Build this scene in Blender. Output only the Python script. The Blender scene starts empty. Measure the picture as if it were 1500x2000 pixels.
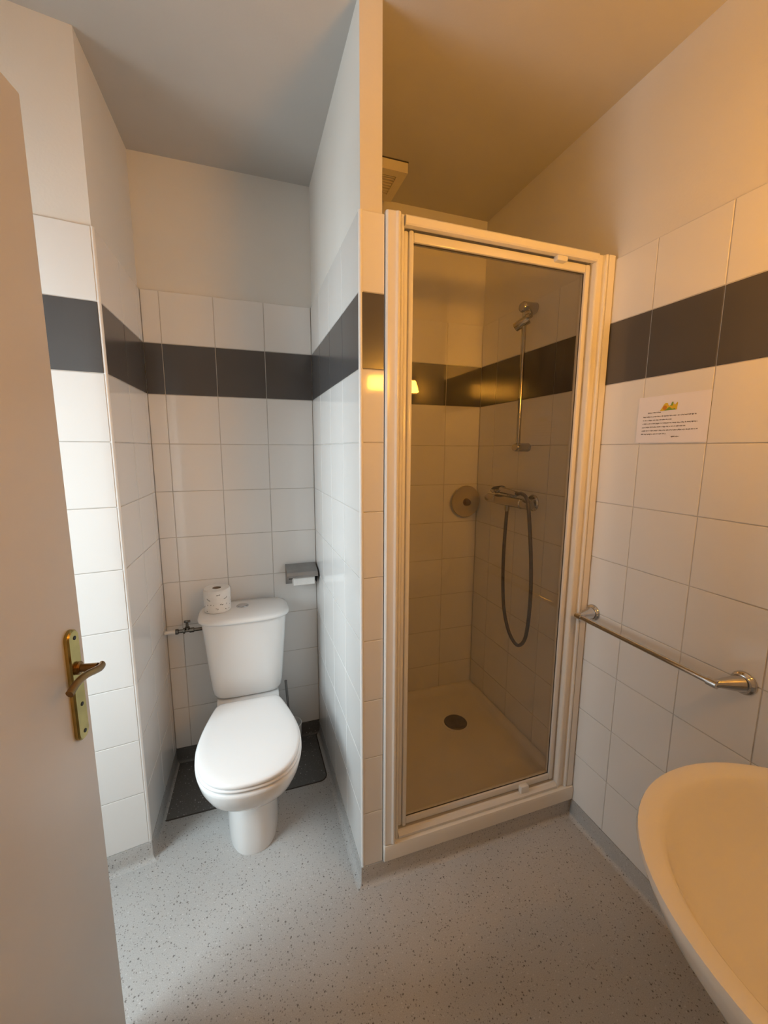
import bpy, bmesh, math, random
from mathutils import Vector, Matrix

random.seed(7)
SC = bpy.context.scene
C = SC.collection
PI = math.pi

# ------------------------------------------------------------------ camera
cam_d = bpy.data.cameras.new('camera')
cam = bpy.data.objects.new('camera', cam_d)
C.objects.link(cam)
cam.location = (-0.3144, -1.1299, 1.4529)
cam.rotation_euler = (1.4185, -0.0038, -0.3298)
cam_d.sensor_fit = 'HORIZONTAL'
cam_d.sensor_width = 36.0
cam_d.lens = 799.34 * 36.0 / 1500.0
cam_d.clip_start = 0.01
SC.camera = cam

# ------------------------------------------------------------------ light
W = bpy.data.worlds.new('world')
SC.world = W
W.use_nodes = True
W.node_tree.nodes['Background'].inputs[0].default_value = (1.0, 0.66, 0.38, 1)
W.node_tree.nodes['Background'].inputs[1].default_value = 0.43

def area_light(name, loc, rot, sx, sy, power, col):
    l = bpy.data.lights.new(name, 'AREA')
    l.shape = 'RECTANGLE'
    l.size, l.size_y, l.energy, l.color = sx, sy, power, col
    o = bpy.data.objects.new(name, l)
    C.objects.link(o)
    o.location, o.rotation_euler = loc, rot
    return o

# daylight arriving through the window in the left wall
area_light('window_daylight', (-2.00, -0.325, 1.75), (0, -PI / 2 + 0.34, 0), 1.50, 1.30, 122.0, (0.80, 0.93, 1.0))
LAMP_STRENGTH = 102.0
LAMP_COLOR = (1.0, 0.42, 0.045, 1)

SC.cycles.max_bounces = 6
SC.cycles.glossy_bounces = 3
SC.cycles.transmission_bounces = 4
SC.view_settings.view_transform = 'Standard'
SC.view_settings.look = 'None'
SC.view_settings.exposure = 0.0
SC.view_settings.gamma = 1.0
SC.view_settings.use_curve_mapping = False

# ------------------------------------------------------------------ measured place
T, B = 0.2, 0.0712                 # tile module, height of the vinyl upstand
D, DS, R, S, H = 0.8024, 0.7837, 0.8705, 0.0726, 2.5582
WF, WB, YL = 0.6838, 0.6684, 0.330
YR, XL = -1.15, -1.45              # rear wall, left wall
YP = YL - .148 * (-WF - XL)        # the pier face runs very slightly askew
ZT = B + 10 * T

# ------------------------------------------------------------------ materials
def new_mat(name):
    m = bpy.data.materials.new(name)
    m.use_nodes = True
    return m, m.node_tree.nodes, m.node_tree.links, m.node_tree.nodes['Principled BSDF']

def plain(name, col, rough=0.5, metal=0.0, spec=0.5, coat=0.0, noise=0.0, nscale=8.0, bump=0.0, bscale=60.0):
    m, n, l, b = new_mat(name)
    b.inputs['Base Color'].default_value = (*col, 1)
    b.inputs['Roughness'].default_value = rough
    b.inputs['Metallic'].default_value = metal
    b.inputs['Specular IOR Level'].default_value = spec
    b.inputs['Coat Weight'].default_value = coat
    tc = n.new('ShaderNodeTexCoord')
    if noise > 0:
        tx = n.new('ShaderNodeTexNoise'); tx.inputs['Scale'].default_value = nscale
        tx.inputs['Detail'].default_value = 2
        l.new(tc.outputs['Object'], tx.inputs['Vector'])
        mr = n.new('ShaderNodeMapRange')
        mr.inputs[1].default_value, mr.inputs[2].default_value = 0.3, 0.7
        mr.inputs[3].default_value, mr.inputs[4].default_value = 1 - noise, 1 + noise * 0.4
        l.new(tx.outputs['Fac'], mr.inputs[0])
        vm = n.new('ShaderNodeVectorMath'); vm.operation = 'SCALE'
        vm.inputs[0].default_value = col
        l.new(mr.outputs[0], vm.inputs['Scale'])
        l.new(vm.outputs[0], b.inputs['Base Color'])
    if bump > 0:
        tb = n.new('ShaderNodeTexNoise'); tb.inputs['Scale'].default_value = bscale
        tb.inputs['Detail'].default_value = 1
        l.new(tc.outputs['Object'], tb.inputs['Vector'])
        bp = n.new('ShaderNodeBump'); bp.inputs['Strength'].default_value = bump
        bp.inputs['Distance'].default_value = 0.002
        l.new(tb.outputs['Fac'], bp.inputs['Height'])
        l.new(bp.outputs[0], b.inputs['Normal'])
    return m

M = {}
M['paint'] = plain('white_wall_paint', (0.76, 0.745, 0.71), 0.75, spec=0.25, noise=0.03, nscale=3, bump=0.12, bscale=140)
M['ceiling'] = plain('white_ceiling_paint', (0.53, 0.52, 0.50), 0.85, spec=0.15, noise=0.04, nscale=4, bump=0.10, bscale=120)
M['tile'] = plain('white_glazed_tile', (0.80, 0.795, 0.785), 0.07, spec=0.5, bump=0.035, bscale=14)
M['dark_tile'] = plain('slate_grey_tile', (0.088, 0.085, 0.086), 0.22, spec=0.5, noise=0.05, nscale=6, bump=0.04, bscale=18)
M['grout'] = plain('grout', (0.60, 0.58, 0.55), 0.9, noise=0.15, nscale=20)
M['white_plastic'] = plain('white_plastic', (0.80, 0.80, 0.785), 0.28)
M['trim'] = plain('white_corner_trim', (0.84, 0.84, 0.83), 0.3)
M['ceramic'] = plain('white_ceramic', (0.82, 0.82, 0.815), 0.09)
M['lid'] = plain('white_seat_plastic', (0.86, 0.86, 0.86), 0.22)
M['frame'] = plain('white_lacquered_aluminium', (0.80, 0.79, 0.765), 0.22)
M['tray'] = plain('white_acrylic', (0.80, 0.78, 0.73), 0.25, noise=0.03, nscale=6)
M['chrome'] = plain('chrome', (0.62, 0.62, 0.63), 0.10, metal=1.0, noise=0.05, nscale=12)
M['dark_chrome'] = plain('dark_chrome', (0.16, 0.14, 0.12), 0.22, metal=1.0, noise=0.2, nscale=30)
M['steel'] = plain('brushed_steel', (0.34, 0.34, 0.34), 0.36, metal=1.0, noise=0.10, nscale=20)
M['shower_chrome'] = plain('darker_chrome', (0.42, 0.40, 0.38), 0.12, metal=1.0, noise=0.08, nscale=14)  # darker tone of chrome for the shower fittings
M['hose'] = plain('ribbed_metal_hose', (0.13, 0.11, 0.10), 0.30, metal=0.9, noise=0.2, nscale=60)
M['brass'] = plain('worn_brass', (0.52, 0.40, 0.14), 0.26, metal=1.0, noise=0.25, nscale=25)
M['bronze'] = plain('dark_worn_brass', (0.26, 0.15, 0.055), 0.30, metal=1.0, noise=0.25, nscale=30)
M['black'] = plain('black_recess', (0.012, 0.010, 0.009), 0.6, noise=0.1)
M['seal'] = plain('dark_rubber_seal', (0.05, 0.042, 0.035), 0.6, noise=0.1)
M['door'] = plain('beige_door_paint', (0.68, 0.65, 0.62), 0.42, noise=0.03, nscale=4, bump=0.06, bscale=90)
M['paper'] = plain('white_paper', (0.86, 0.85, 0.92), 0.7, noise=0.02, nscale=10)
M['tissue'] = plain('soft_white_tissue', (0.82, 0.81, 0.79), 0.95, noise=0.04, nscale=50, bump=0.2, bscale=200)
M['card'] = plain('cardboard', (0.30, 0.24, 0.18), 0.9, noise=0.1, nscale=40)
M['ink'] = plain('black_ink', (0.10, 0.095, 0.10), 0.8, noise=0.1)
M['leaf_print'] = plain('grey_green_print', (0.22, 0.23, 0.21), 0.8, noise=0.2, nscale=60)
M['yellow'] = plain('yellow_print', (0.75, 0.52, 0.03), 0.7, noise=0.05)
M['orange'] = plain('orange_print', (0.62, 0.24, 0.02), 0.7, noise=0.05)
M['green'] = plain('green_print', (0.20, 0.36, 0.05), 0.7, noise=0.05)
M['dish'] = plain('beige_plastic', (0.44, 0.38, 0.27), 0.35, noise=0.05)
M['vent'] = plain('cream_vent_plastic', (0.72, 0.66, 0.50), 0.45, noise=0.06)
M['drain'] = plain('drain_metal', (0.20, 0.17, 0.15), 0.35, metal=0.8, noise=0.2, nscale=40)
M['housing'] = plain('lamp_housing', (0.7, 0.69, 0.66), 0.4, noise=0.02)

def floor_mat(name='speckled_grey_vinyl', dim=1.0):
    m, n, l, b = new_mat(name)
    tc = n.new('ShaderNodeTexCoord')
    warp = n.new('ShaderNodeTexNoise'); warp.inputs['Scale'].default_value = 160
    l.new(tc.outputs['Object'], warp.inputs['Vector'])
    def speck(scale, thr, keep):
        v = n.new('ShaderNodeTexVoronoi'); v.inputs['Scale'].default_value = scale
        v.inputs['Randomness'].default_value = 1.0
        wv = n.new('ShaderNodeVectorMath'); wv.operation = 'MULTIPLY_ADD'; wv.inputs[1].default_value = (.006, .006, .006)
        l.new(warp.outputs['Color'], wv.inputs[0]); l.new(tc.outputs['Object'], wv.inputs[2]); l.new(wv.outputs[0], v.inputs['Vector'])
        r = n.new('ShaderNodeMapRange'); r.inputs[1].default_value = thr; r.inputs[2].default_value = thr + 0.16
        r.inputs[3].default_value, r.inputs[4].default_value = 1, 0
        l.new(v.outputs['Distance'], r.inputs[0])
        s = n.new('ShaderNodeSeparateColor'); l.new(v.outputs['Color'], s.inputs[0])
        c = n.new('ShaderNodeMath'); c.operation = 'LESS_THAN'; c.inputs[1].default_value = keep
        l.new(s.outputs[0], c.inputs[0])
        k = n.new('ShaderNodeMath'); k.operation = 'MULTIPLY'
        l.new(r.outputs[0], k.inputs[0]); l.new(c.outputs[0], k.inputs[1])
        return k.outputs[0]
    nz = n.new('ShaderNodeTexNoise'); nz.inputs['Scale'].default_value = 5; nz.inputs['Detail'].default_value = 6
    l.new(tc.outputs['Object'], nz.inputs['Vector'])
    base = n.new('ShaderNodeMix'); base.data_type = 'RGBA'
    base.inputs[6].default_value = (0.46, 0.455, 0.445, 1); base.inputs[7].default_value = (0.54, 0.535, 0.525, 1)
    l.new(nz.outputs['Fac'], base.inputs[0])
    fine = n.new('ShaderNodeTexNoise'); fine.inputs['Scale'].default_value = 420; fine.inputs['Detail'].default_value = 2
    l.new(tc.outputs['Object'], fine.inputs['Vector'])
    g = n.new('ShaderNodeMix'); g.data_type = 'RGBA'; g.blend_type = 'MULTIPLY'; g.inputs[0].default_value = 1
    rr = n.new('ShaderNodeMapRange'); rr.inputs[1].default_value, rr.inputs[2].default_value = 0.3, 0.7
    rr.inputs[3].default_value, rr.inputs[4].default_value = 0.84, 1.10
    l.new(fine.outputs['Fac'], rr.inputs[0]); l.new(base.outputs[2], g.inputs[6]); l.new(rr.outputs[0], g.inputs[7])
    dm = n.new('ShaderNodeVectorMath'); dm.operation = 'SCALE'; dm.inputs['Scale'].default_value = dim
    l.new(g.outputs[2], dm.inputs[0])
    cur = dm.outputs[0]
    for scale, thr, keep, col in ((95, 0.13, 0.30, (0.15, 0.135, 0.125, 1)), (165, 0.18, 0.36, (0.24, 0.225, 0.215, 1)), (140, 0.18, 0.12, (0.60, 0.60, 0.60, 1))):
        mx = n.new('ShaderNodeMix'); mx.data_type = 'RGBA'; mx.inputs[7].default_value = col
        l.new(speck(scale, thr, keep), mx.inputs[0]); l.new(cur, mx.inputs[6]); cur = mx.outputs[2]
    l.new(cur, b.inputs['Base Color'])
    b.inputs['Roughness'].default_value = 0.42
    b.inputs['Specular IOR Level'].default_value = 0.4
    bp = n.new('ShaderNodeBump'); bp.inputs['Strength'].default_value = 0.08; bp.inputs['Distance'].default_value = 0.001
    l.new(fine.outputs['Fac'], bp.inputs['Height']); l.new(bp.outputs[0], b.inputs['Normal'])
    return m
M['floor'] = floor_mat()
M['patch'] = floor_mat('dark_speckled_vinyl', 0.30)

def glass_mat(name, tint):
    m = bpy.data.materials.new(name); m.use_nodes = True
    n, l = m.node_tree.nodes, m.node_tree.links
    n.clear()
    out = n.new('ShaderNodeOutputMaterial'); mx = n.new('ShaderNodeMixShader')
    tr = n.new('ShaderNodeBsdfTransparent'); gl = n.new('ShaderNodeBsdfGlossy'); fr = n.new('ShaderNodeFresnel')
    ge = n.new('ShaderNodeNewGeometry'); io = n.new('ShaderNodeMapRange')
    io.inputs[3].default_value, io.inputs[4].default_value = 1.45, 1 / 1.45   # same thin-pane reflectance on both faces
    l.new(ge.outputs['Backfacing'], io.inputs[0]); l.new(io.outputs[0], fr.inputs['IOR'])
    tr.inputs[0].default_value = (*tint, 1); gl.inputs['Roughness'].default_value = 0.0
    gl.inputs[0].default_value = (1, 1, 1, 1)
    l.new(fr.outputs[0], mx.inputs[0]); l.new(tr.outputs[0], mx.inputs[1]); l.new(gl.outputs[0], mx.inputs[2])
    l.new(mx.outputs[0], out.inputs[0])
    return m
M['glass'] = glass_mat('shower_glass', (0.95, 0.94, 0.91))
M['pane'] = glass_mat('window_glass', (0.97, 0.98, 0.98))

def emit_mat(name, col, s):
    m, n, l, b = new_mat(name)
    b.inputs['Base Color'].default_value = (0.8, 0.75, 0.65, 1)
    b.inputs['Emission Color'].default_value = col
    b.inputs['Emission Strength'].default_value = s
    return m
M['lamp'] = emit_mat('glowing_lamp_diffuser', LAMP_COLOR, LAMP_STRENGTH)

# ------------------------------------------------------------------ mesh helpers
def link(name, me, mat=None, parent=None):
    o = bpy.data.objects.new(name, me)
    C.objects.link(o)
    if parent is not None:
        o.parent = parent
    if mat is not None and me is not None and len(me.materials) == 0:
        me.materials.append(mat)
    return o

def tag(o, label, cat=None, group=None, kind=None):
    o['label'] = label
    if cat: o['category'] = cat
    if group: o['group'] = group
    if kind: o['kind'] = kind
    return o

def thing(name, loc, label, cat, group=None, rotz=0.0):
    o = bpy.data.objects.new(name, None)
    C.objects.link(o)
    o.empty_display_size = 0.05
    o.location = loc
    o.rotation_euler = (0, 0, rotz)
    return tag(o, label, cat, group)

class MB:
    """collects shapes for one mesh"""
    def __init__(self):
        self.bm = bmesh.new()
    def box(self, x0, x1, y0, y1, z0, z1, bevel=0.0, seg=2):
        r = bmesh.ops.create_cube(self.bm, size=1.0)
        vs = r['verts']
        for v in vs:
            v.co = Vector((x0 + (v.co.x + .5) * (x1 - x0), y0 + (v.co.y + .5) * (y1 - y0), z0 + (v.co.z + .5) * (z1 - z0)))
        if bevel > 0:
            es = list({e for v in vs for e in v.link_edges})
            bmesh.ops.bevel(self.bm, geom=es, offset=bevel, segments=seg, profile=0.5, affect='EDGES')
        return self
    def prism(self, pts, z0, z1):
        a = [self.bm.verts.new((x, y, z0)) for x, y in pts]
        b = [self.bm.verts.new((x, y, z1)) for x, y in pts]
        n = len(pts)
        self.bm.faces.new(a[::-1]); self.bm.faces.new(b)
        for i in range(n):
            self.bm.faces.new((a[i], a[(i + 1) % n], b[(i + 1) % n], b[i]))
        return self
    def loft(self, rings, cap0=True, cap1=True, closed=True):
        vs = [[self.bm.verts.new(p) for p in r] for r in rings]
        n = len(vs[0])
        for i in range(len(vs) - 1):
            for j in range(n if closed else n - 1):
                k = (j + 1) % n
                self.bm.faces.new((vs[i][j], vs[i][k], vs[i + 1][k], vs[i + 1][j]))
        if cap0: self.bm.faces.new(vs[0][::-1])
        if cap1: self.bm.faces.new(vs[-1])
        return self
    def tube(self, pts, rad, seg=12, caps=True, flat=1.0):
        pts = [Vector(p) for p in pts]
        n = len(pts)
        rr = rad if isinstance(rad, (list, tuple)) else [rad] * n
        tang = []
        for i in range(n):
            t = pts[min(i + 1, n - 1)] - pts[max(i - 1, 0)]
            tang.append(t.normalized())
        up = Vector((0, 0, 1)) if abs(tang[0].z) < 0.9 else Vector((1, 0, 0))
        nrm = (up - tang[0] * up.dot(tang[0])).normalized()
        rings = []
        for i in range(n):
            nrm = (nrm - tang[i] * nrm.dot(tang[i]))
            nrm = nrm.normalized() if nrm.length > 1e-6 else tang[i].orthogonal().normalized()
            bi = tang[i].cross(nrm)
            rings.append([pts[i] + (nrm * math.cos(2 * PI * k / seg) + bi * math.sin(2 * PI * k / seg) * flat) * rr[i] for k in range(seg)])
        return self.loft(rings, caps, caps)
    def lathe(self, prof, origin, axis, seg=32, caps=True):
        """prof: (radius, distance along axis)"""
        ax = Vector(axis).normalized(); o = Vector(origin)
        u = ax.orthogonal().normalized(); v = ax.cross(u)
        rings = [[o + ax * h + (u * math.cos(2 * PI * k / seg) + v * math.sin(2 * PI * k / seg)) * max(r, 1e-5) for k in range(seg)] for r, h in prof]
        return self.loft(rings, caps, caps)
    def build(self, name, mat, parent=None, smooth=True, angle=35):
        bmesh.ops.recalc_face_normals(self.bm, faces=self.bm.faces[:])
        me = bpy.data.meshes.new(name)
        self.bm.to_mesh(me); self.bm.free()
        if smooth:
            for p in me.polygons: p.use_smooth = True
            me.set_sharp_from_angle(angle=math.radians(angle))
        return link(name, me, mat, parent)

def superellipse(cx, cy, hx, hy, z, n=2.5, N=64):
    out = []
    for k in range(N):
        a = PI / 2 + 2 * PI * k / N
        c, s = math.cos(a), math.sin(a)
        out.append(Vector((cx + hx * math.copysign(abs(c) ** (2 / n), c), cy + hy * math.copysign(abs(s) ** (2 / n), s), z)))
    return out

def resample(pts, N):
    P = [Vector(p) for p in pts]
    L = [0.0]
    for i in range(len(P)):
        L.append(L[-1] + (P[(i + 1) % len(P)] - P[i]).length)
    out = []
    for k in range(N):
        t = L[-1] * k / N
        i = max(j for j in range(len(P)) if L[j] <= t + 1e-12)
        seg = L[i + 1] - L[i]
        out.append(P[i].lerp(P[(i + 1) % len(P)], (t - L[i]) / seg if seg > 0 else 0))
    return out

def catmull(pts, per=8, closed=False):
    P = [Vector(p) for p in pts]
    n = len(P); out = []
    rng = range(n if closed else n - 1)
    for i in rng:
        if closed:
            p0, p1, p2, p3 = P[(i - 1) % n], P[i], P[(i + 1) % n], P[(i + 2) % n]
        else:
            p0, p1, p2, p3 = P[max(i - 1, 0)], P[i], P[i + 1], P[min(i + 2, n - 1)]
        for k in range(per):
            t = k / per
            out.append(0.5 * ((2 * p1) + (p2 - p0) * t + (2 * p0 - 5 * p1 + 4 * p2 - p3) * t * t + (3 * p1 - p0 - 3 * p2 + p3) * t ** 3))
    if not closed: out.append(P[-1])
    return out

# ------------------------------------------------------------------ the room shell
def structure(o, label, cat):
    return tag(o, label, cat, kind='structure')

floor = structure(MB().box(XL - .14, R + .14, YR - .9, D + .14, -.08, 0).build('floor', M['floor'], smooth=False),
                  'speckled grey vinyl floor of the bathroom', 'floor')
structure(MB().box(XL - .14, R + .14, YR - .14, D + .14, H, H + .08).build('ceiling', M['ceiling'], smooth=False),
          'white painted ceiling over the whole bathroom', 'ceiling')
K = 0.006                                   # the tiles stand proud of the plaster by this much
wall_back = structure(MB().box(-WB - .05, .04, D + K, D + .14, 0, H).build('wall_back', M['paint'], smooth=False),
                      'white tiled wall behind the toilet with dark tile band', 'wall')
wall_partition = structure(MB().box(K, S - K, K, D + .14, 0, H).build('wall_partition', M['paint'], smooth=False),
                           'narrow tiled partition between the toilet and the shower', 'wall')
wall_shower = structure(MB().box(S - K, R + .02, DS + K, D + .14, 0, H).build('wall_shower', M['paint'], smooth=False),
                        'tiled back wall inside the shower', 'wall')
wall_right = structure(MB().box(R + K, R + .14, YR - .14, D + .14, 0, H).build('wall_right', M['paint'], smooth=False),
                       'tiled right wall with dark band running into the shower', 'wall')
wall_pier = structure(MB().prism([(-WF - K, YL + K), (-WB - K, D + K), (-WB - K, D + .14), (XL - .14, D + .14), (XL - .14, YP + K), (XL, YP + K)], 0, H).build('wall_pier', M['paint'], smooth=False),
                      'tiled wall pier left of the toilet behind the open door', 'wall')
WY0, WY1, WZ0, WZ1 = -.75, .10, .80, 1.93     # window opening
mb = MB()
x0, x1 = XL - .14, XL
mb.box(x0, x1, YR - .14, WY0, 0, H).box(x0, x1, WY1, YP + .005, 0, H).box(x0, x1, WY0, WY1, 0, WZ0).box(x0, x1, WY0, WY1, WZ1, H)
structure(mb.build('wall_left', M['paint'], smooth=False), 'white painted left wall with the window, behind the open door', 'wall')
DX0, DX1 = -.83, .10                         # doorway in the rear wall
mb = MB()
mb.box(XL, DX0, YR - .14, YR, 0, H).box(DX1, R + K, YR - .14, YR, 0, H).box(DX0, DX1, YR - .14, YR, 2.09, H)
structure(mb.build('wall_rear', M['paint'], smooth=False), 'white painted rear wall with the doorway and the basin', 'wall')

# window
win = structure(MB().box(XL - .10, XL - .05, WY0, WY0 + .05, WZ0, WZ1).box(XL - .10, XL - .05, WY1 - .05, WY1, WZ0, WZ1)
                .box(XL - .10, XL - .05, WY0 + .05, WY1 - .05, WZ0, WZ0 + .05).box(XL - .10, XL - .05, WY0 + .05, WY1 - .05, WZ1 - .05, WZ1)
                .build('window_1', M['white_plastic'], smooth=False), 'white framed window in the left wall behind the door', 'window')
MB().box(XL - .078, XL - .074, WY0 + .05, WY1 - .05, WZ0 + .05, WZ1 - .05).build('pane', M['pane'], win, smooth=False)
MB().box(XL - .05, XL - .035, -.10, -.08, 1.40, 1.52, .004).build('window_handle', M['white_plastic'], win)

# ------------------------------------------------------------------ tiles, one object each
tile_cache = {}
def tile_mesh(w, h, dark):
    key = (round(w, 4), round(h, 4), dark)
    if key not in tile_cache:
        m = MB()
        bv = 0.0011
        r = [[(bx, y, bz) for bx, bz in ((-w / 2 + i, -h / 2 + i), (w / 2 - i, -h / 2 + i), (w / 2 - i, h / 2 - i), (-w / 2 + i, h / 2 - i))]
             for y, i in ((.0058, 0), (bv * .6, 0), (0, bv))]
        m.loft(r)
        bmesh.ops.recalc_face_normals(m.bm, faces=m.bm.faces[:])
        me = bpy.data.meshes.new('tile'); m.bm.to_mesh(me); m.bm.free()
        me.materials.append(M['dark_tile' if dark else 'tile'])
        tile_cache[key] = me
    return tile_cache[key]

def tile_wall(parent, p0, p1, cuts, joint=0.0028):
    p0, p1 = Vector(p0), Vector(p1)
    d = (p1 - p0).normalized(); L = (p1 - p0).length
    n = Vector((d.y, -d.x)); th = math.atan2(d.y, d.x)
    a = p0 + d * cuts[0] - n * .0020; b = p0 + d * cuts[-1] - n * .0020
    c, e = b - n * .0045, a - n * .0045
    MB().prism([a, b, c, e], B - .001, ZT - .002).build('grout', M['grout'], parent, smooth=False)
    for r in range(10):
        for s0, s1 in zip(cuts[:-1], cuts[1:]):
            if s1 - s0 < .012: continue
            o = bpy.data.objects.new('tile', tile_mesh(s1 - s0 - joint, T - joint, r == 8))
            C.objects.link(o)
            o.parent = parent
            m = p0 + d * (s0 + s1) / 2
            o.location = (m.x, m.y, B + (r + .5) * T)
            j = .0012
            o.rotation_euler = (random.uniform(-j, j), 0, th + random.uniform(-j, j))

tile_wall(wall_back, (-WB, D), (0, D), [0, .066, .266, .466, WB])
tile_wall(wall_partition, (0, D), (0, 0), [0, .2, .4, .6, D - .006])
tile_wall(wall_partition, (0, 0), (S, 0), [.006, S])
tile_wall(wall_partition, (S, .075), (S, DS), [0, .1087, .3087, .5087, DS - .075])
tile_wall(wall_shower, (S, DS), (R, DS), [0, .1981, .3981, .5981, R - S])
tile_wall(wall_right, (R, DS), (R, YR), [0, .1359, .3359, .5359, .7359, .9359, 1.1359, 1.3359, 1.5359, 1.7359, DS - YR])
tile_wall(wall_pier, (-WF, YL), (-WB, D), [.006, .220, .420, math.hypot(WF - WB, D - YL)])
PF0 = Vector((XL, YP)); PF1 = Vector((-WF, YL)); LF = (PF1 - PF0).length
tile_wall(wall_pier, PF0, PF1, [0, LF - .606, LF - .406, LF - .206, LF - .006])

# white quadrant trims on the two outer corners
def corner_trim(name, cx, cy, label):
    m = MB()
    pts = [(cx + .0065 * math.cos(a) , cy + .0065 * math.sin(a)) for a in [2 * PI * k / 12 for k in range(12)]]
    m.prism(pts, B, ZT)
    structure(m.build(name, M['trim']), label, 'trim')
corner_trim('trim_1', .0058, .0058, 'white plastic edge strip on the partition corner')
corner_trim('trim_2', -WF - .005, YL + .0065, 'white plastic edge strip on the pier corner left of the toilet')

# coved vinyl upstands
def upstands():
    path = [Vector(p) for p in ((R, YR), (R, 0), (0, 0), (0, D), (-WB, D), (-WF, YL), (XL, YP))]
    names = ['baseboard_right', 'baseboard_shower', 'baseboard_partition', 'baseboard_back', 'baseboard_alcove', 'baseboard_pier']
    labels = ['grey vinyl upstand along the right wall', 'grey vinyl upstand under the shower tray and partition end',
              'grey vinyl upstand along the partition beside the toilet', 'grey vinyl upstand on the wall behind the toilet',
              'grey vinyl upstand on the left side of the toilet alcove', 'grey vinyl upstand on the pier behind the door']
    prof = [(-.005, B), (.001, B), (.0016, B - .002), (.002, .022), (.0035, .013), (.008, .005), (.014, .0015), (.019, .0004), (.019, -.002), (-.005, -.002)]
    dirs = [(path[i + 1] - path[i]).normalized() for i in range(len(path) - 1)]
    # room lies on the left of this path
    nr = [Vector((-d.y, d.x)) for d in dirs]
    def off(i, o):
        if i == 0: return path[0] + nr[0] * o
        if i == len(path) - 1: return path[-1] + nr[-1] * o
        a, b = nr[i - 1], nr[i]
        return path[i] + (a + b) * (o / (1 + a.dot(b)))
    for s in range(len(dirs)):
        rings = [[Vector((*off(s + e, o), z)) for o, z in prof] for e in (0, 1)]
        structure(MB().loft(rings).build(names[s], M['patch' if s == 3 else 'floor'], angle=50), labels[s], 'baseboard')
upstands()

# vinyl access patch behind the toilet
def patch():
    r = .035
    x0, x1, y0, y1 = -WB - .002, -.022, .480, D - .004
    pts = [(x0, y1), (x0, y0)]
    pts += [(x1 - r + r * math.sin(a), y0 + r - r * math.cos(a)) for a in [PI / 2 * k / 8 for k in range(9)]]
    pts += [(x1, y1)]
    o = MB().prism(pts, -.004, .0022).build('floor_patch', M['patch'], floor, smooth=False)
    o['label'] = 'darker vinyl patch behind the toilet'
    line = [(x, y, .0012) for x, y in pts[1:]]
    MB().tube(line, .0026, 8).build('patch_seam', M['seal'], floor)
patch()

# ------------------------------------------------------------------ entrance door
DV = Vector((-.177, -.984)).normalized()
DOOR_W = .955
m = MB().box(0, DOOR_W, -.04, 0, .008, 2.061, .0025, 2)
door = m.build('door_1', M['door'])
door.location = (-.652, -.155, 0)
door.rotation_euler = (0, 0, math.atan2(DV.y, DV.x))
structure(door, 'beige painted door standing open at the left with brass handle', 'door')

def long_plate(mb, cx, hw, z0, z1, y0, y1, ch=.003):
    def ring(y, i):
        pts = []
        w = hw - i
        for k in range(13):
            a = PI * k / 12
            pts.append(Vector((cx + w * math.cos(a), y, z1 - hw + w * math.sin(a))))
        for k in range(13):
            a = PI + PI * k / 12
            pts.append(Vector((cx + w * math.cos(a), y, z0 + hw + w * math.sin(a))))
        return pts
    return mb.loft([ring(y0, 0), ring(y1 - ch, 0), ring(y1, ch)])
hp = long_plate(MB(), .043, .0185, .855, 1.094, 0, .009).build('handle_plate', M['brass'], door)
hp['label'] = 'long worn brass handle plate'
for z in (1.076, .932, .872):
    MB().lathe([(.0042, 0), (.0042, .0012), (.002, .0014)], (.041, .0086, z), (0, 1, 0), 14).build('screw' if z != .932 else 'keyhole', M['black'], hp)
neck = [(.043, .008, 1.012), (.043, .020, 1.012), (.043, .046, 1.011)]
MB().lathe([(.013, 0), (.0135, .006), (.010, .009)], (.043, .008, 1.012), (0, 1, 0), 20).build('handle_collar', M['bronze'], hp)
lv = MB().tube(neck, [.0085, .008, .009], 14)
arm = catmull([(.030, .049, 1.010), (.045, .052, 1.011), (.065, .053, 1.016), (.090, .050, 1.021), (.115, .047, 1.019), (.138, .046, 1.011)], 6)
nn = len(arm)
lv.tube(arm, [.0085 * (.75 if i == 0 else 1) * (1 - .15 * math.sin(PI * i / nn)) for i in range(nn)], 14, flat=.75)
lv.build('lever', M['bronze'], hp)['label'] = 'curved dark brass door lever'
MB().box(DOOR_W - .002, DOOR_W + .012, -.02, .012, .25, .35, .003).build('hinge', M['brass'], door)
MB().box(DOOR_W - .002, DOOR_W + .012, -.02, .012, 1.75, 1.85, .003).build('hinge', M['brass'], door)

# door lining in the rear wall
m = MB().box(DX0 - .0, DX0 + .03, YR - .14, YR + .008, 0, 2.09).box(DX1 - .03, DX1, YR - .14, YR + .008, 0, 2.09).box(DX0 + .03, DX1 - .03, YR - .14, YR + .008, 2.06, 2.09)
structure(m.build('trim_3', M['door'], smooth=False), 'beige door lining around the entrance doorway', 'trim')

# ------------------------------------------------------------------ toilet
TX = -.337
toilet = thing('toilet', (TX, .45, 0), 'white ceramic close-coupled toilet standing in the tiled alcove', 'toilet')
def off(v): return Vector(v)
EGG = [(0, .515), (.070, .516), (.112, .512), (.127, .492), (.149, .42), (.168, .335), (.1735, .265), (.166, .190), (.143, .126), (.105, .082), (.055, .0595), (0, .054)]
def egg(hw, yf, yb, z, N=72):
    half = [(x / .1735 * hw, yb + (.515 - y) / .461 * (yf - yb)) for x, y in EGG]
    full = half + [(-x, y) for x, y in half[-2:0:-1]]
    cm = catmull([(x, y - .45, z) for x, y in full], 6, closed=True)
    return resample(cm, N)
def sup(hw, yf, yb, z, n=2.6, N=72):
    r = superellipse(0, (yf + yb) / 2 - .45, hw, (yb - yf) / 2, z, n, 144)
    r = [r[0]] + r[:0:-1]              # same winding as egg(): back centre towards +x
    return resample(r, N)
b_ = MB()
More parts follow.
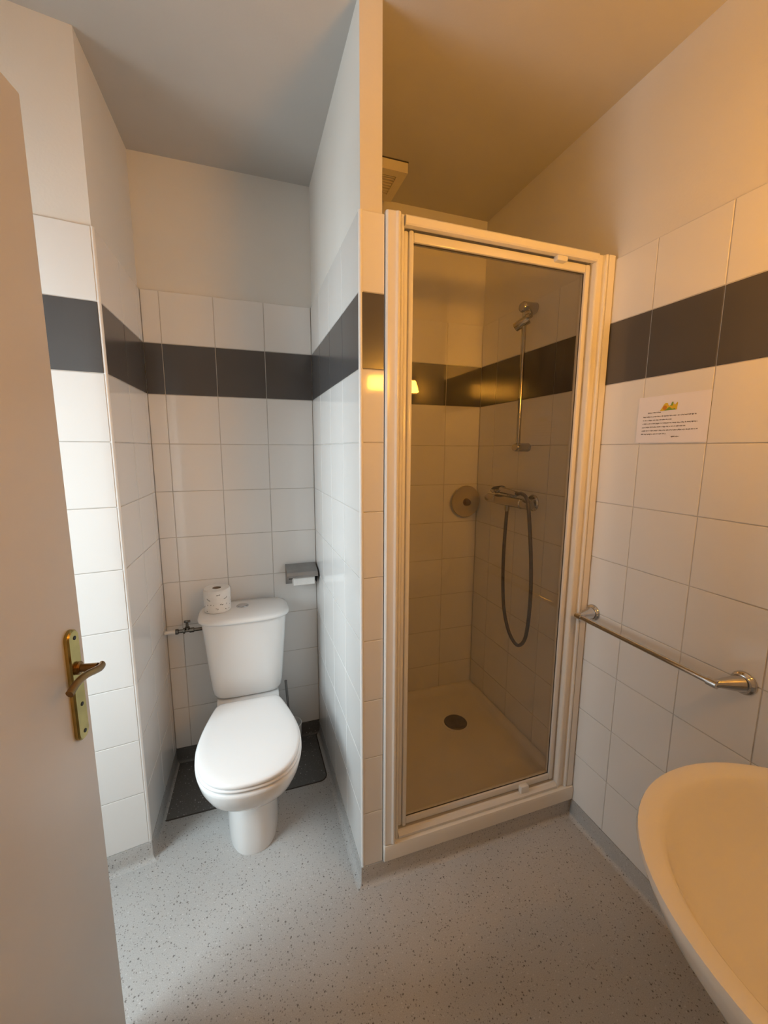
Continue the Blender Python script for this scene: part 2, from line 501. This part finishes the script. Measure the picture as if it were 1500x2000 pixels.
b_.loft([sup(.097, .230, .70, 0), sup(.0975, .229, .70, .004), sup(.096, .235, .70, .06), sup(.096, .238, .70, .15), sup(.097, .238, .70, .226),
         egg(.110, .212, .68, .233), egg(.132, .168, .65, .250), egg(.151, .130, .62, .277), egg(.166, .098, .59, .312), egg(.176, .076, .57, .350),
         egg(.181, .0655, .56, .382), egg(.1815, .065, .56, .392), egg(.178, .069, .556, .3965), egg(.168, .08, .55, .3985)])
b_.loft([sup(.100, .50, .765, .28, 4), sup(.118, .50, .775, .36, 4), sup(.128, .49, .780, .388, 4), sup(.126, .492, .778, .396, 4)])
b_.build('bowl', M['ceramic'], toilet, angle=50)
s_ = MB().loft([egg(.160, .088, .515, .3995), egg(.166, .080, .518, .4020), egg(.1765, .0665, .522, .4045), egg(.1785, .064, .522, .407), egg(.1785, .064, .522, .412), egg(.175, .068, .520, .4155), egg(.160, .085, .51, .4165)])
s_.build('seat', M['lid'], toilet, angle=60)
l_ = MB().loft([egg(.155, .084, .507, .4165), egg(.160, .077, .51, .4195), egg(.1715, .0625, .516, .4205), egg(.1725, .0615, .517, .423), egg(.1725, .0615, .517, .428), egg(.1705, .0635, .515, .4325), egg(.164, .072, .509, .4350),
                egg(.14, .10, .49, .4365), egg(.07, .19, .42, .438)])
seat_lid = l_.build('seat_lid', M['lid'], toilet, angle=60)
for sx in (-1, 1):
    MB().tube([(sx * .095, .523 - .45, .414), (sx * .055, .523 - .45, .414)], .0095, 14).build('hinge', M['lid'], seat_lid)
def tank_ring(hw, yf, yb, z, n=5.0): return sup(hw, yf, yb, z, n, 96)
t_ = MB().loft([tank_ring(.105, .615, .770, .397), tank_ring(.124, .600, .776, .400), tank_ring(.136, .590, .780, .408), tank_ring(.1435, .5835, .782, .424), tank_ring(.147, .580, .783, .45),
                tank_ring(.153, .5755, .784, .52), tank_ring(.162, .571, .785, .63), tank_ring(.1715, .568, .785, .744)])
tank = t_.build('tank', M['ceramic'], toilet, angle=50)
tl = MB().loft([tank_ring(.172, .566, .786, .744, 4), tank_ring(.182, .556, .789, .746, 3.6), tank_ring(.1855, .5525, .790, .751, 3.6), tank_ring(.1855, .5525, .790, .757, 3.6),
                tank_ring(.181, .557, .788, .7635, 3.6), tank_ring(.168, .570, .782, .7665, 3.6), tank_ring(.11, .62, .75, .7685, 3.2)])
tank_lid = tl.build('tank_lid', M['ceramic'], toilet, angle=50)
fb = MB().lathe([(.0255, -.002), (.0255, .003), (.024, .0045), (.022, .0045)], (-.008, .698 - .45, .7675), (0, 0, 1), 32).build('flush_button', M['chrome'], toilet)
for k in (0, 1):
    pts = [(-.008 + (.0205 if k else .0205) * math.cos(a), .698 - .45 + .0205 * math.sin(a)) for a in [(-.30 * PI if k else .36 * PI) + (.60 * PI if k else 1.28 * PI) * i / 14 for i in range(15)]]
    MB().prism(pts, .7715, .7738 if k else .7731).build('button_half', M['chrome'], fb, smooth=False)
    # each half of the dual flush button

# ------------------------------------------------------------------ toilet rolls
def make_roll(name, loc, r, h, core, label, axis=(0, 0, 1)):
    t = thing(name, loc, label, 'toilet paper')
    m = MB()
    ax = axis
    prof = [(core, 0), (r - .003, 0), (r, .004), (r, h - .004), (r - .003, h), (core, h)]
    m.lathe(prof + [(core, 0)], (0, 0, 0), ax, 40, caps=False)
    m.build('paper', M['tissue'], t, angle=40)
    MB().lathe([(core, .001), (core, h - .001), (core - .0012, h - .001), (core - .0012, .001), (core, .001)], (0, 0, 0), ax, 24, caps=False).build('core', M['card'], t)
    return t
RX, RY, RZ = -.445, .690, .7678
roll = make_roll('toilet_roll', (RX, RY, RZ), .0535, .098, .018, 'full toilet roll with leaf-print wrapper standing on the tank lid')
wr = .0541
MB().lathe([(wr - .0004, .003), (wr, .003), (wr, .0955), (wr - .0006, .0955)], (0, 0, 0), (0, 0, 1), 40, caps=False).build('wrapper', M['tissue'], roll)
def leaf_on_roll(a, z, L, wdt, tilt):
    m = MB(); rr = wr + .0003
    pts = []
    for k in range(12):
        t = 2 * PI * k / 12
        u, v = L * math.cos(t), wdt * math.sin(t) + .25 * L * math.cos(t) ** 2
        uu = u * math.cos(tilt) - v * math.sin(tilt); vv = u * math.sin(tilt) + v * math.cos(tilt)
        pts.append(m.bm.verts.new((rr * math.cos(a + uu / rr), rr * math.sin(a + uu / rr), z + vv)))
    m.bm.faces.new(pts)
    m.build('leaf_print', M['leaf_print'], roll, smooth=False)
rnd = random.Random(3)
for a, z, L, w_, ti in ((-2.2, .060, .010, .0022, -.5), (-.85, .063, .010, .0022, .4), (-1.5, .080, .004, .002, .2), (-1.35, .081, .004, .002, .1), (.6, .06, .01, .002, .4), (2.4, .065, .01, .002, -.4)):
    leaf_on_roll(a, z, L, w_, ti)
for k in range(34):
    leaf_on_roll(-PI + 2 * PI * k / 34 + rnd.uniform(-.06, .06), rnd.uniform(.008, .042), rnd.uniform(.002, .0042), rnd.uniform(.0012, .002), rnd.uniform(-1.5, 1.5))

# paper holder on the back wall
hold = thing('paper_holder', (-.075, D, .86), 'brushed steel toilet paper holder with hinged cover beside the tank', 'paper holder')
MB().box(-.072, .066, -.006, -.0005, -.045, .050, .002).build('back_plate', M['steel'], hold)
cv = MB()
pr = [(-.004, .050), (-.020, .057), (-.095, .034), (-.104, .022), (-.104, .012), (-.1025, .012), (-.1025, .022), (-.0945, .0325), (-.020, .0553), (-.004, .0485)]
cv.loft([[Vector((x, y, z)) for y, z in pr] for x in (-.073, .066)])
cv.build('cover', M['steel'], hold, smooth=False)
MB().prism([(-.004, -.03), (-.06, -.03), (-.095, .0), (-.100, .02), (-.02, .05), (-.004, .05)], .0, .002).build('side_plate', M['black'], hold, smooth=False)
sp = hold.children[-1]
sp.rotation_euler = (PI / 2, 0, PI / 2); sp.location = (.064, 0, 0)
MB().tube([(-.062, -.055, -.002), (.064, -.055, -.002)], .006, 12).build('spindle', M['black'], hold)
ru = thing('toilet_roll', (-.120, D - .055, .858), 'partly used toilet roll under the steel holder cover', 'toilet paper')
MB().lathe([(.0065, 0), (.034, 0), (.0345, .001), (.0345, .097), (.034, .098), (.0065, .098), (.0065, 0)], (0, 0, 0), (1, 0, 0), 32, caps=False).build('paper', M['tissue'], ru)
fl = MB()
fy = -.0352
fl.loft([[Vector((x, fy - .0006, z)) for x in (.001, .097)] + [Vector((x, fy + .0001, z)) for x in (.097, .001)] for z in (.006, -.012, -.026)])
fl.build('loose_sheet', M['tissue'], ru, smooth=False)

# toilet brush
br = thing('toilet_brush', (-.152, .690, 0), 'white toilet brush pot with thin grey handle behind the toilet', 'toilet brush')
MB().lathe([(.038, 0), (.041, .003), (.047, .150), (.0485, .160), (.0455, .161), (.043, .150), (.038, .02)], (0, 0, 0.0024), (0, 0, 1), 32).build('pot', M['white_plastic'], br)
MB().tube([(-.004, 0, .04), (-.012, 0, .25), (-.020, 0, .385)], [.006, .0055, .006], 12).build('handle', M['steel'], br)
MB().lathe([(.018, .03), (.03, .05), (.03, .11), (.012, .13)], (-.005, 0, 0), (0, 0, 1), 20).build('bristles', M['white_plastic'], br)

# stop valve
va = thing('stop_valve', (-.60, .752, .664), 'small chrome water stop valve on white pipe left of the tank', 'valve')
MB().tube([(-.068, 0, 0), (-.022, 0, 0)], .0085, 14).build('supply_pipe', M['white_plastic'], va)
vb = MB().lathe([(.009, -.026), (.0125, -.025), (.0125, -.014), (.008, -.012), (.008, .004), (.013, .006), (.013, .012), (.008, .014), (.008, .030), (.0115, .031), (.0115, .048), (.008, .050), (.008, .084)], (0, 0, 0), (1, 0, 0), 8)
vb.build('valve_body', M['dark_chrome'], va, angle=20)
MB().lathe([(.010, 0), (.010, .012), (.006, .014), (.0055, .034)], (.022, 0, .004), (0, 0, 1), 14).build('stem', M['dark_chrome'], va)
MB().box(.010, .036, -.004, .004, .036, .046, .002).build('valve_handle', M['dark_chrome'], va)

# ------------------------------------------------------------------ shower tray
TZ = .138
tray = thing('shower_tray', ((S + R) / 2, .39, B), 'white square shower tray with a raised front lip', 'shower tray')
TCX, TCY = (S + R) / 2, .39
def rr(x0, x1, y0, y1, z, r, N=6):
    out = []
    for cx, cy, a0 in ((x1 - r, y1 - r, 0), (x0 + r, y1 - r, PI / 2), (x0 + r, y0 + r, PI), (x1 - r, y0 + r, 1.5 * PI)):
        for k in range(N + 1):
            a = a0 + PI / 2 * k / N
            out.append(Vector((cx + r * math.cos(a) - TCX, cy + r * math.sin(a) - TCY, z - B)))
    return out
xa, xb, ya, yb = S + .002, R - .0015, -.014, DS - .001
m = MB().loft([rr(xa, xb, ya + .012, yb, B + .0006, .003), rr(xa, xb, ya + .004, yb, B + .004, .003), rr(xa, xb, ya, yb, TZ - .016, .004), rr(xa, xb, ya + .003, yb, TZ - .005, .005), rr(xa + .002, xb - .002, ya + .012, yb - .001, TZ, .006),
               rr(xa + .022, xb - .018, ya + .075, yb - .016, TZ, .03), rr(xa + .028, xb - .024, ya + .083, yb - .022, TZ - .006, .035),
               rr(xa + .036, xb - .032, ya + .092, yb - .030, TZ - .026, .045), rr(xa + .050, xb - .046, ya + .106, yb - .044, TZ - .032, .05), rr(xa + .30, xb - .30, ya + .35, yb - .30, TZ - .037, .05)])
m.build('tray_body', M['tray'], tray, angle=45)
DRX, DRY = .632, .515
dr = MB().lathe([(.057, 0), (.057, .004), (.053, .0075), (.040, .0085), (.036, .0075), (.012, .0085), (.001, .009)], (DRX - TCX, DRY - TCY, TZ - .0355 - B), (0, 0, 1), 40)
dr = dr.build('drain_cover', M['drain'], tray); dr['label'] = 'round dark metal drain cover'
MB().lathe([(.067, -.001), (.067, .0015), (.058, .0025)], (DRX - TCX, DRY - TCY, TZ - .0355 - B), (0, 0, 1), 40).build('drain_ring', M['tray'], tray)

# ------------------------------------------------------------------ shower enclosure
enc = thing('shower_enclosure', (.47, .02, TZ), 'white framed glass pivot door closing the shower', 'shower door')
ex, ey, ez = enc.location
def eb(mb, x0, x1, y0, y1, z0, z1, bv=.002): return mb.box(x0 - ex, x1 - ex, y0 - ey, y1 - ey, z0 - ez, z1 - ez, bv)
def profile_bar(name, pts, z0, z1, mat='frame', parent=None):
    return MB().prism([(x - ex, y - ey) for x, y in pts], z0 - ez, z1 - ez).build(name, M[mat], parent or enc, angle=25)
FT = 2.078
def arc(cx, cy, r, a0, a1, n=6): return [(cx + r * math.cos(a0 + (a1 - a0) * k / n), cy + r * math.sin(a0 + (a1 - a0) * k / n)) for k in range(n + 1)]
# left jamb: flat wall channel, rounded rib, recessed post
jl = profile_bar('jamb', [(S + .0015, .060), (S + .0015, -.006), (S + .006, -.010)] + [(S + .026, -.010)] + arc(.108, -.006, .008, PI * 1.25, PI * 2, 6) + [(.1165, .004), (.119, .004)] + arc(.124, .004, .005, PI, 2 * PI, 6) + [(.1295, .060)], TZ + .0008, FT)
jr = profile_bar('jamb', [(R - .0015, .060), (R - .0015, -.004), (R - .006, -.008), (R - .030, -.008)] + arc(R - .037, -.002, .006, 0, -PI, 6) + [(R - .046, .004), (R - .062, .004)] + arc(R - .070, .004, .007, 0, -PI, 6) + [(R - .078, .060)], TZ + .0008, FT)
m = MB()
m.loft([[Vector((x - ex, y - ey, z - ez)) for y, z in ((-.006, FT - .001), (-.009, FT - .005), (-.009, FT - .022), (-.006, FT - .026), (.012, FT - .026), (.012, FT - .020), (.050, FT - .020), (.050, FT - .001))] for x in (.1300, R - .0785)])
m.build('header', M['frame'], enc, angle=25)
m = MB()
m.loft([[Vector((x - ex, y - ey, z - ez)) for y, z in ((-.002, TZ + .001), (-.004, TZ + .012), (.006, TZ + .022), (.012, TZ + .024), (.014, TZ + .018), (.050, TZ + .018), (.050, TZ + .001))] for x in (.1300, R - .0785)])
m.build('threshold_rail', M['frame'], enc, angle=25)
GY = .028
DZ0, DZ1 = .168, 2.049
leaf = eb(MB(), .1620, .7700, GY - .0025, GY + .0025, DZ0 + .022, DZ1 - .024, 0).build('glass_panel', M['glass'], enc, smooth=False)
leaf['label'] = 'clear glass panel of the shower door'
eb(MB(), .1335, .1475, GY - .012, GY + .012, DZ0, DZ1, .005).build('door_stile', M['frame'], leaf)
eb(MB(), .1480, .1635, GY - .016, GY + .014, DZ0 - .004, DZ1 + .002, .006).build('door_stile', M['frame'], leaf)
eb(MB(), .7690, .7875, GY - .013, GY + .013, DZ0 - .002, DZ1, .005).build('door_stile', M['frame'], leaf)
eb(MB(), .1635, .7690, GY - .012, GY + .012, DZ1 - .026, DZ1 - .001, .003).build('door_top_rail', M['frame'], leaf)
eb(MB(), .1635, .7690, GY - .012, GY + .012, DZ0, DZ0 + .024, .003).build('door_bottom_rail', M['frame'], leaf)
sm = MB()
for a in ((.1635, .1655, DZ0 + .024, DZ1 - .026), (.7670, .7690, DZ0 + .024, DZ1 - .026), (.1655, .7670, DZ0 + .024, DZ0 + .0262), (.1655, .7670, DZ1 - .0282, DZ1 - .026)):
    eb(sm, a[0], a[1], GY - .005, GY - .0026, a[2], a[3], 0)
sm.build('glass_seal', M['seal'], leaf, smooth=False)
eb(MB(), .640, .682, -.002, GY - .006, DZ1 - .012, FT - .0225, .006).build('pivot_block', M['white_plastic'], leaf)
eb(MB(), .628, .664, .000, GY - .008, TZ + .0185, DZ0 + .018, .004).build('pivot_block', M['white_plastic'], leaf)

# ------------------------------------------------------------------ shower fittings
XW = R
rail = thing('shower_rail', (XW, .388, 1.75), 'chrome vertical shower rail on the right wall of the shower', 'shower rail')
def L3(o, p): return Vector(p) - Vector(o.location)
RXx = R - .05
MB().tube([L3(rail, (RXx, .388, 1.455)), L3(rail, (RXx, .388, 2.02))], .0095, 18).build('rail', M['shower_chrome'], rail)
for z, h in ((1.463, .019), (2.036, .023)):
    mm = MB()
    rings = []
    for x, k in ((R - .0008, 1.0), (R - .02, .95), (R - .060, .95), (R - .068, .75)):
        rings.append([L3(rail, (x, .388 + .025 * k * math.cos(a), z + h * k * math.sin(a))) for a in [2 * PI * i / 24 for i in range(24)]])
    mm.loft(rings)
    mm.build('bracket', M['shower_chrome'], rail)
sl = MB()
sl.tube([L3(rail, (RXx + .012, .375, 1.988)), L3(rail, (RXx - .008, .394, 1.975)), L3(rail, (RXx - .020, .418, 1.962))], [.018, .0195, .0185], 20)
sl = sl.build('handset_holder', M['shower_chrome'], rail)
MB().lathe([(.017, 0), (.019, .004), (.019, .018), (.016, .022)], L3(rail, (RXx - .004, .372, 2.000)), (0.5, -.75, .3), 20).build('clamp_knob', M['shower_chrome'], rail)

mx = thing('shower_mixer', (R, .40, 1.225), 'chrome bar shower mixer with long looped hose inside the shower', 'mixer tap')
MX, MZ = R - .068, 1.225
prof = [(.010, -.150), (.018, -.148), (.0205, -.140), (.0205, -.098), (.0185, -.096), (.0185, -.094), (.0225, -.090), (.0225, .090), (.0185, .094), (.0185, .096), (.0205, .098), (.0205, .160), (.018, .170), (.008, .173)]
MB().lathe([(r, h) for r, h in prof], L3(mx, (MX, .405, MZ)), (0, 1, 0), 28).build('mixer_body', M['shower_chrome'], mx)
for y in (.327, .477):
    rs = MB().lathe([(.036, 0.0008), (.036, .004), (.031, .010), (.018, .013), (.016, .016), (.016, .055)], L3(mx, (R, y, MZ)), (-1, 0, 0), 32).build('rosette', M['shower_chrome'], mx)
MB().lathe([(.011, 0), (.011, .022), (.0085, .026)], L3(mx, (MX, .418, MZ - .020)), (0, 0, -1), 18).build('hose_outlet', M['shower_chrome'], mx)

hs = thing('hand_shower', (MX, .40, MZ + .022), 'small chrome hand shower lying on top of the mixer bar', 'hand shower')
hz = MZ + .0385
hosepts = catmull([L3(mx, p) for p in ((MX, .350, hz), (MX - .002, .318, hz + .004), (MX - .008, .280, hz - .008), (MX - .012, .258, hz - .045), (MX - .006, .244, 1.10), (MX, .232, .95), (MX + .004, .232, .80), (MX + .008, .250, .66), (MX + .010, .285, .598), (MX + .010, .325, .588), (MX + .009, .375, .628),
                                     (MX + .006, .412, .72), (MX + .003, .427, .86), (MX, .426, 1.02), (MX, .418, 1.182))], 8)
MB().tube(hosepts, .0078, 12).build('hose', M['hose'], mx)['label'] = 'dark looped shower hose'
MB().tube([L3(hs, (MX, .352, hz)), L3(hs, (MX, .385, hz + .002)), L3(hs, (MX + .004, .440, hz + .004)), L3(hs, (MX + .006, .475, hz + .005))], [.011, .012, .0135, .016], 16).build('handle', M['shower_chrome'], hs)
MB().lathe([(.012, -.014), (.030, -.008), (.036, .001), (.036, .007), (.032, .010)], L3(hs, (MX + .006, .500, hz + .004)), (-.25, 0, 1), 30).build('shower_head', M['shower_chrome'], hs)
MB().lathe([(.0305, 0), (.029, .002), (.001, .0025)], L3(hs, (MX + .0035, .500, hz + .0138)), (-.25, 0, 1), 30).build('spray_plate', M['black'], hs)

dish = thing('soap_dish', (.787, DS, 1.183), 'round beige plastic dish with dark knob on the shower back wall', 'soap dish')
MB().lathe([(.050, .0008), (.066, .008), (.080, .022), (.0835, .030), (.081, .033), (.076, .030), (.056, .024), (.030, .026), (.022, .030)], (0, 0, 0), (0, -1, 0), 44).build('dish', M['dish'], dish)
MB().lathe([(.021, .028), (.019, .040), (.015, .050), (.006, .053)], (.004, 0, -.004), (0.0, -1, 0), 24).build('knob', M['bronze'], dish)

# ------------------------------------------------------------------ ceiling extractor vent
ve = thing('ceiling_vent', (.247, .627, H), 'cream square extractor vent on the ceiling above the shower', 'vent')
m = MB()
hw = .100
for a in ((-hw, hw, -hw, -hw + .035), (-hw, hw, hw - .045, hw), (-hw, -hw + .035, -hw + .035, hw - .045), (hw - .035, hw, -hw + .035, hw - .045)):
    m.box(a[0], a[1], a[2], a[3], -.040, -.004, 0)
m.build('vent_frame', M['vent'], ve, smooth=False)
MB().box(-hw - .002, hw + .002, -hw - .002, hw + .002, -.004, -.0005).build('vent_seal', M['seal'], ve, smooth=False)
MB().box(-hw + .035, hw - .035, -hw + .035, hw - .045, -.012, -.006).build('vent_recess', M['black'], ve, smooth=False)
for k in range(7):
    y = -hw + .043 + k * .0165
    MB().box(-hw + .0352, hw - .0352, y, y + .006, -.038, -.030).build('slat', M['vent'], ve, smooth=False)

# ------------------------------------------------------------------ towel rail
tw = thing('towel_rail', (R, -.27, .866), 'chrome towel rail on two posts on the right wall', 'towel rail')
TB = R - .070
for yw, yb_ in ((-.034, -.036), (-.514, -.486)):
    rz_ = MB().lathe([(.030, .0006), (.030, .004), (.0275, .008), (.024, .010), (.023, .012), (.016, .014)], L3(tw, (R, yw, .867)), (-1, 0, 0), 36)
    a = Vector((R - .010, yw, .867)); bq = Vector((TB, yb_, .863))
    MB().tube([L3(tw, a), L3(tw, a.lerp(bq, .35)), L3(tw, a.lerp(bq, .8)), L3(tw, bq), L3(tw, bq + Vector((-.006, 0, 0)))], [.021, .0175, .0115, .0105, .006], 22).build('post', M['chrome'], tw)
    rz_.build('rosette', M['chrome'], list(tw.children)[-1])
    sgn = -1 if yw < -.2 else 1
    MB().tube([L3(tw, (TB, yb_ - sgn * .014, .863)), L3(tw, (TB, yb_ + sgn * .010, .863))], [.0108, .0108], 18).build('bar_socket', M['chrome'], tw)
MB().tube([L3(tw, (TB, -.034, .863)), L3(tw, (TB, -.488, .863))], .0080, 18).build('bar', M['chrome'], tw)

# ------------------------------------------------------------------ notice on the wall
NY0, NY1, NZ0, NZ1 = -.1405, -.3530, 1.4755, 1.6130
nt = thing('paper_notice', (R, (NY0 + NY1) / 2, NZ0), 'white paper notice with small colourful logo on the right wall', 'notice')
nw, nh = NY0 - NY1, NZ1 - NZ0
MB().box(-.0016, -.0008, -nw / 2, nw / 2, 0, nh).build('sheet', M['paper'], nt, smooth=False)
def np_(u, v, off=-.0018): return Vector((off, nw / 2 - u * nw, nh * (1 - v)))
def poly(name, pts, mat, off):
    m = MB()
    m.loft([[np_(u, v, o) for u, v in pts] for o in (off, off + .0002)])
    m.build(name, M[mat], nt, smooth=False)
rt = random.Random(11)
for u0, u1, v in ((.16, .355, .36), (.09, .84, .445), (.09, .515, .52), (.085, .86, .595), (.085, .71, .67), (.085, .87, .745), (.08, .46, .82), (.53, .645, .885)):
    m = MB(); u = u0
    while u < u1:
        wl = rt.randint(2, 9)
        for _ in range(wl):
            if u > u1: break
            hh = rt.choice((.014, .014, .014, .022, .020))
            lw = rt.uniform(.0038, .0052)
            dn = rt.choice((0, 0, 0, 0, .008))
            vs = [m.bm.verts.new(np_(a, b)) for a, b in ((u, v + dn), (u + lw, v + dn), (u + lw, v - hh), (u, v - hh))]
            m.bm.faces.new(vs)
            u += lw + .0016
        u += .007
    m.build('text_line', M['ink'], nt, smooth=False)
poly('logo_hill', [(.335, .325), (.36, .27), (.385, .20), (.41, .165), (.44, .17), (.455, .22), (.47, .25), (.47, .325)], 'yellow', -.0019)
poly('logo_sun', [(.405 + .030 * math.cos(2 * PI * k / 16), .265 + .048 * math.sin(2 * PI * k / 16)) for k in range(16)], 'orange', -.0022)
poly('logo_field', [(.455, .325), (.455, .25), (.48, .215), (.505, .24), (.52, .19), (.545, .22), (.575, .165), (.583, .19), (.575, .32)], 'yellow', -.0021)
poly('logo_grass', [(.40, .325), (.43, .30), (.465, .255), (.49, .275), (.51, .30), (.55, .29), (.56, .32)], 'green', -.0024)
poly('logo_figure', [(.485, .235), (.50, .165), (.515, .15), (.522, .175), (.513, .235)], 'green', -.0024)

# ------------------------------------------------------------------ wash basin
BX, BZ = .485, .82
bs = thing('wash_basin', (BX, YR, BZ - .19), 'white ceramic wash basin with wide oval rim, lit by the warm lamp', 'basin')
def bring(a, bfront, z, yc=-.93, yback=YR + .001, n=2.08, N=80, inner=False):
    pts = []
    hb = yc - yback
    for k in range(N):
        t = PI / 2 + 2 * PI * k / N
        c, s = math.cos(t), math.sin(t)
        x = a * math.copysign(abs(c) ** (2 / n), c)
        if s >= 0: y = yc + (bfront - yc) * abs(s) ** (2 / n)
        else:
            nb = 2.4 if inner else 6.0
            x = a * math.copysign(abs(c) ** (2 / nb), c)
            y = yc - hb * abs(s) ** (2 / nb)
        pts.append(Vector((x, y - YR, z - (BZ - .19))))
    return pts
rings = [bring(.10, -.90, BZ - .185, -1.0), bring(.150, -.84, BZ - .175, -.98), bring(.205, -.755, BZ - .14, -.95), bring(.250, -.685, BZ - .095, -.94), bring(.276, -.642, BZ - .05), bring(.286, -.628, BZ - .022), bring(.290, -.622, BZ - .008), bring(.288, -.6245, BZ - .001), bring(.281, -.632, BZ + .0005),
         bring(.262, -.655, BZ - .002, yback=YR + .10, inner=True), bring(.2565, -.6615, BZ - .006, yback=YR + .106, inner=True), bring(.250, -.669, BZ - .018, yback=YR + .112, inner=True), bring(.236, -.688, BZ - .05, yback=YR + .122, inner=True),
         bring(.212, -.722, BZ - .085, yback=YR + .135, inner=True), bring(.165, -.775, BZ - .115, yback=YR + .155, inner=True), bring(.10, -.84, BZ - .132, yback=YR + .18, inner=True), bring(.022, -.905, BZ - .137, yback=YR + .20, inner=True)]
MB().loft(rings).build('basin_bowl', M['ceramic'], bs, angle=55)
MB().lathe([(.024, 0), (.024, .002), (.018, .003), (.001, .002)], (0, -.925 - YR, .19 - .1365), (0, 0, 1), 24).build('waste', M['chrome'], bs)

# ------------------------------------------------------------------ wall lamp over the basin
lp = thing('wall_lamp', (.52, YR, 1.815), 'warm glowing wall lamp on the rear wall above the basin', 'lamp')
MB().box(-.165, .165, .0005, .018, -.05, .05, .004).build('back_plate', M['housing'], lp)
rg = lambda x: [Vector((x, y, z)) for y, z in ((.0185, -.036), (.074, -.036), (.077, -.032), (.030, .036), (.026, .038), (.0185, .038))]  # wedge front leans upward, shaped to throw more lamp light high
MB().loft([rg(-.150), rg(.150)]).build('diffuser', M['lamp'], lp)
MB().box(-.152, .152, .0185, .060, -.046, -.0365, .003).build('added_lower_shield', M['housing'], lp)  # unseen lip added under the diffuser to block light going down
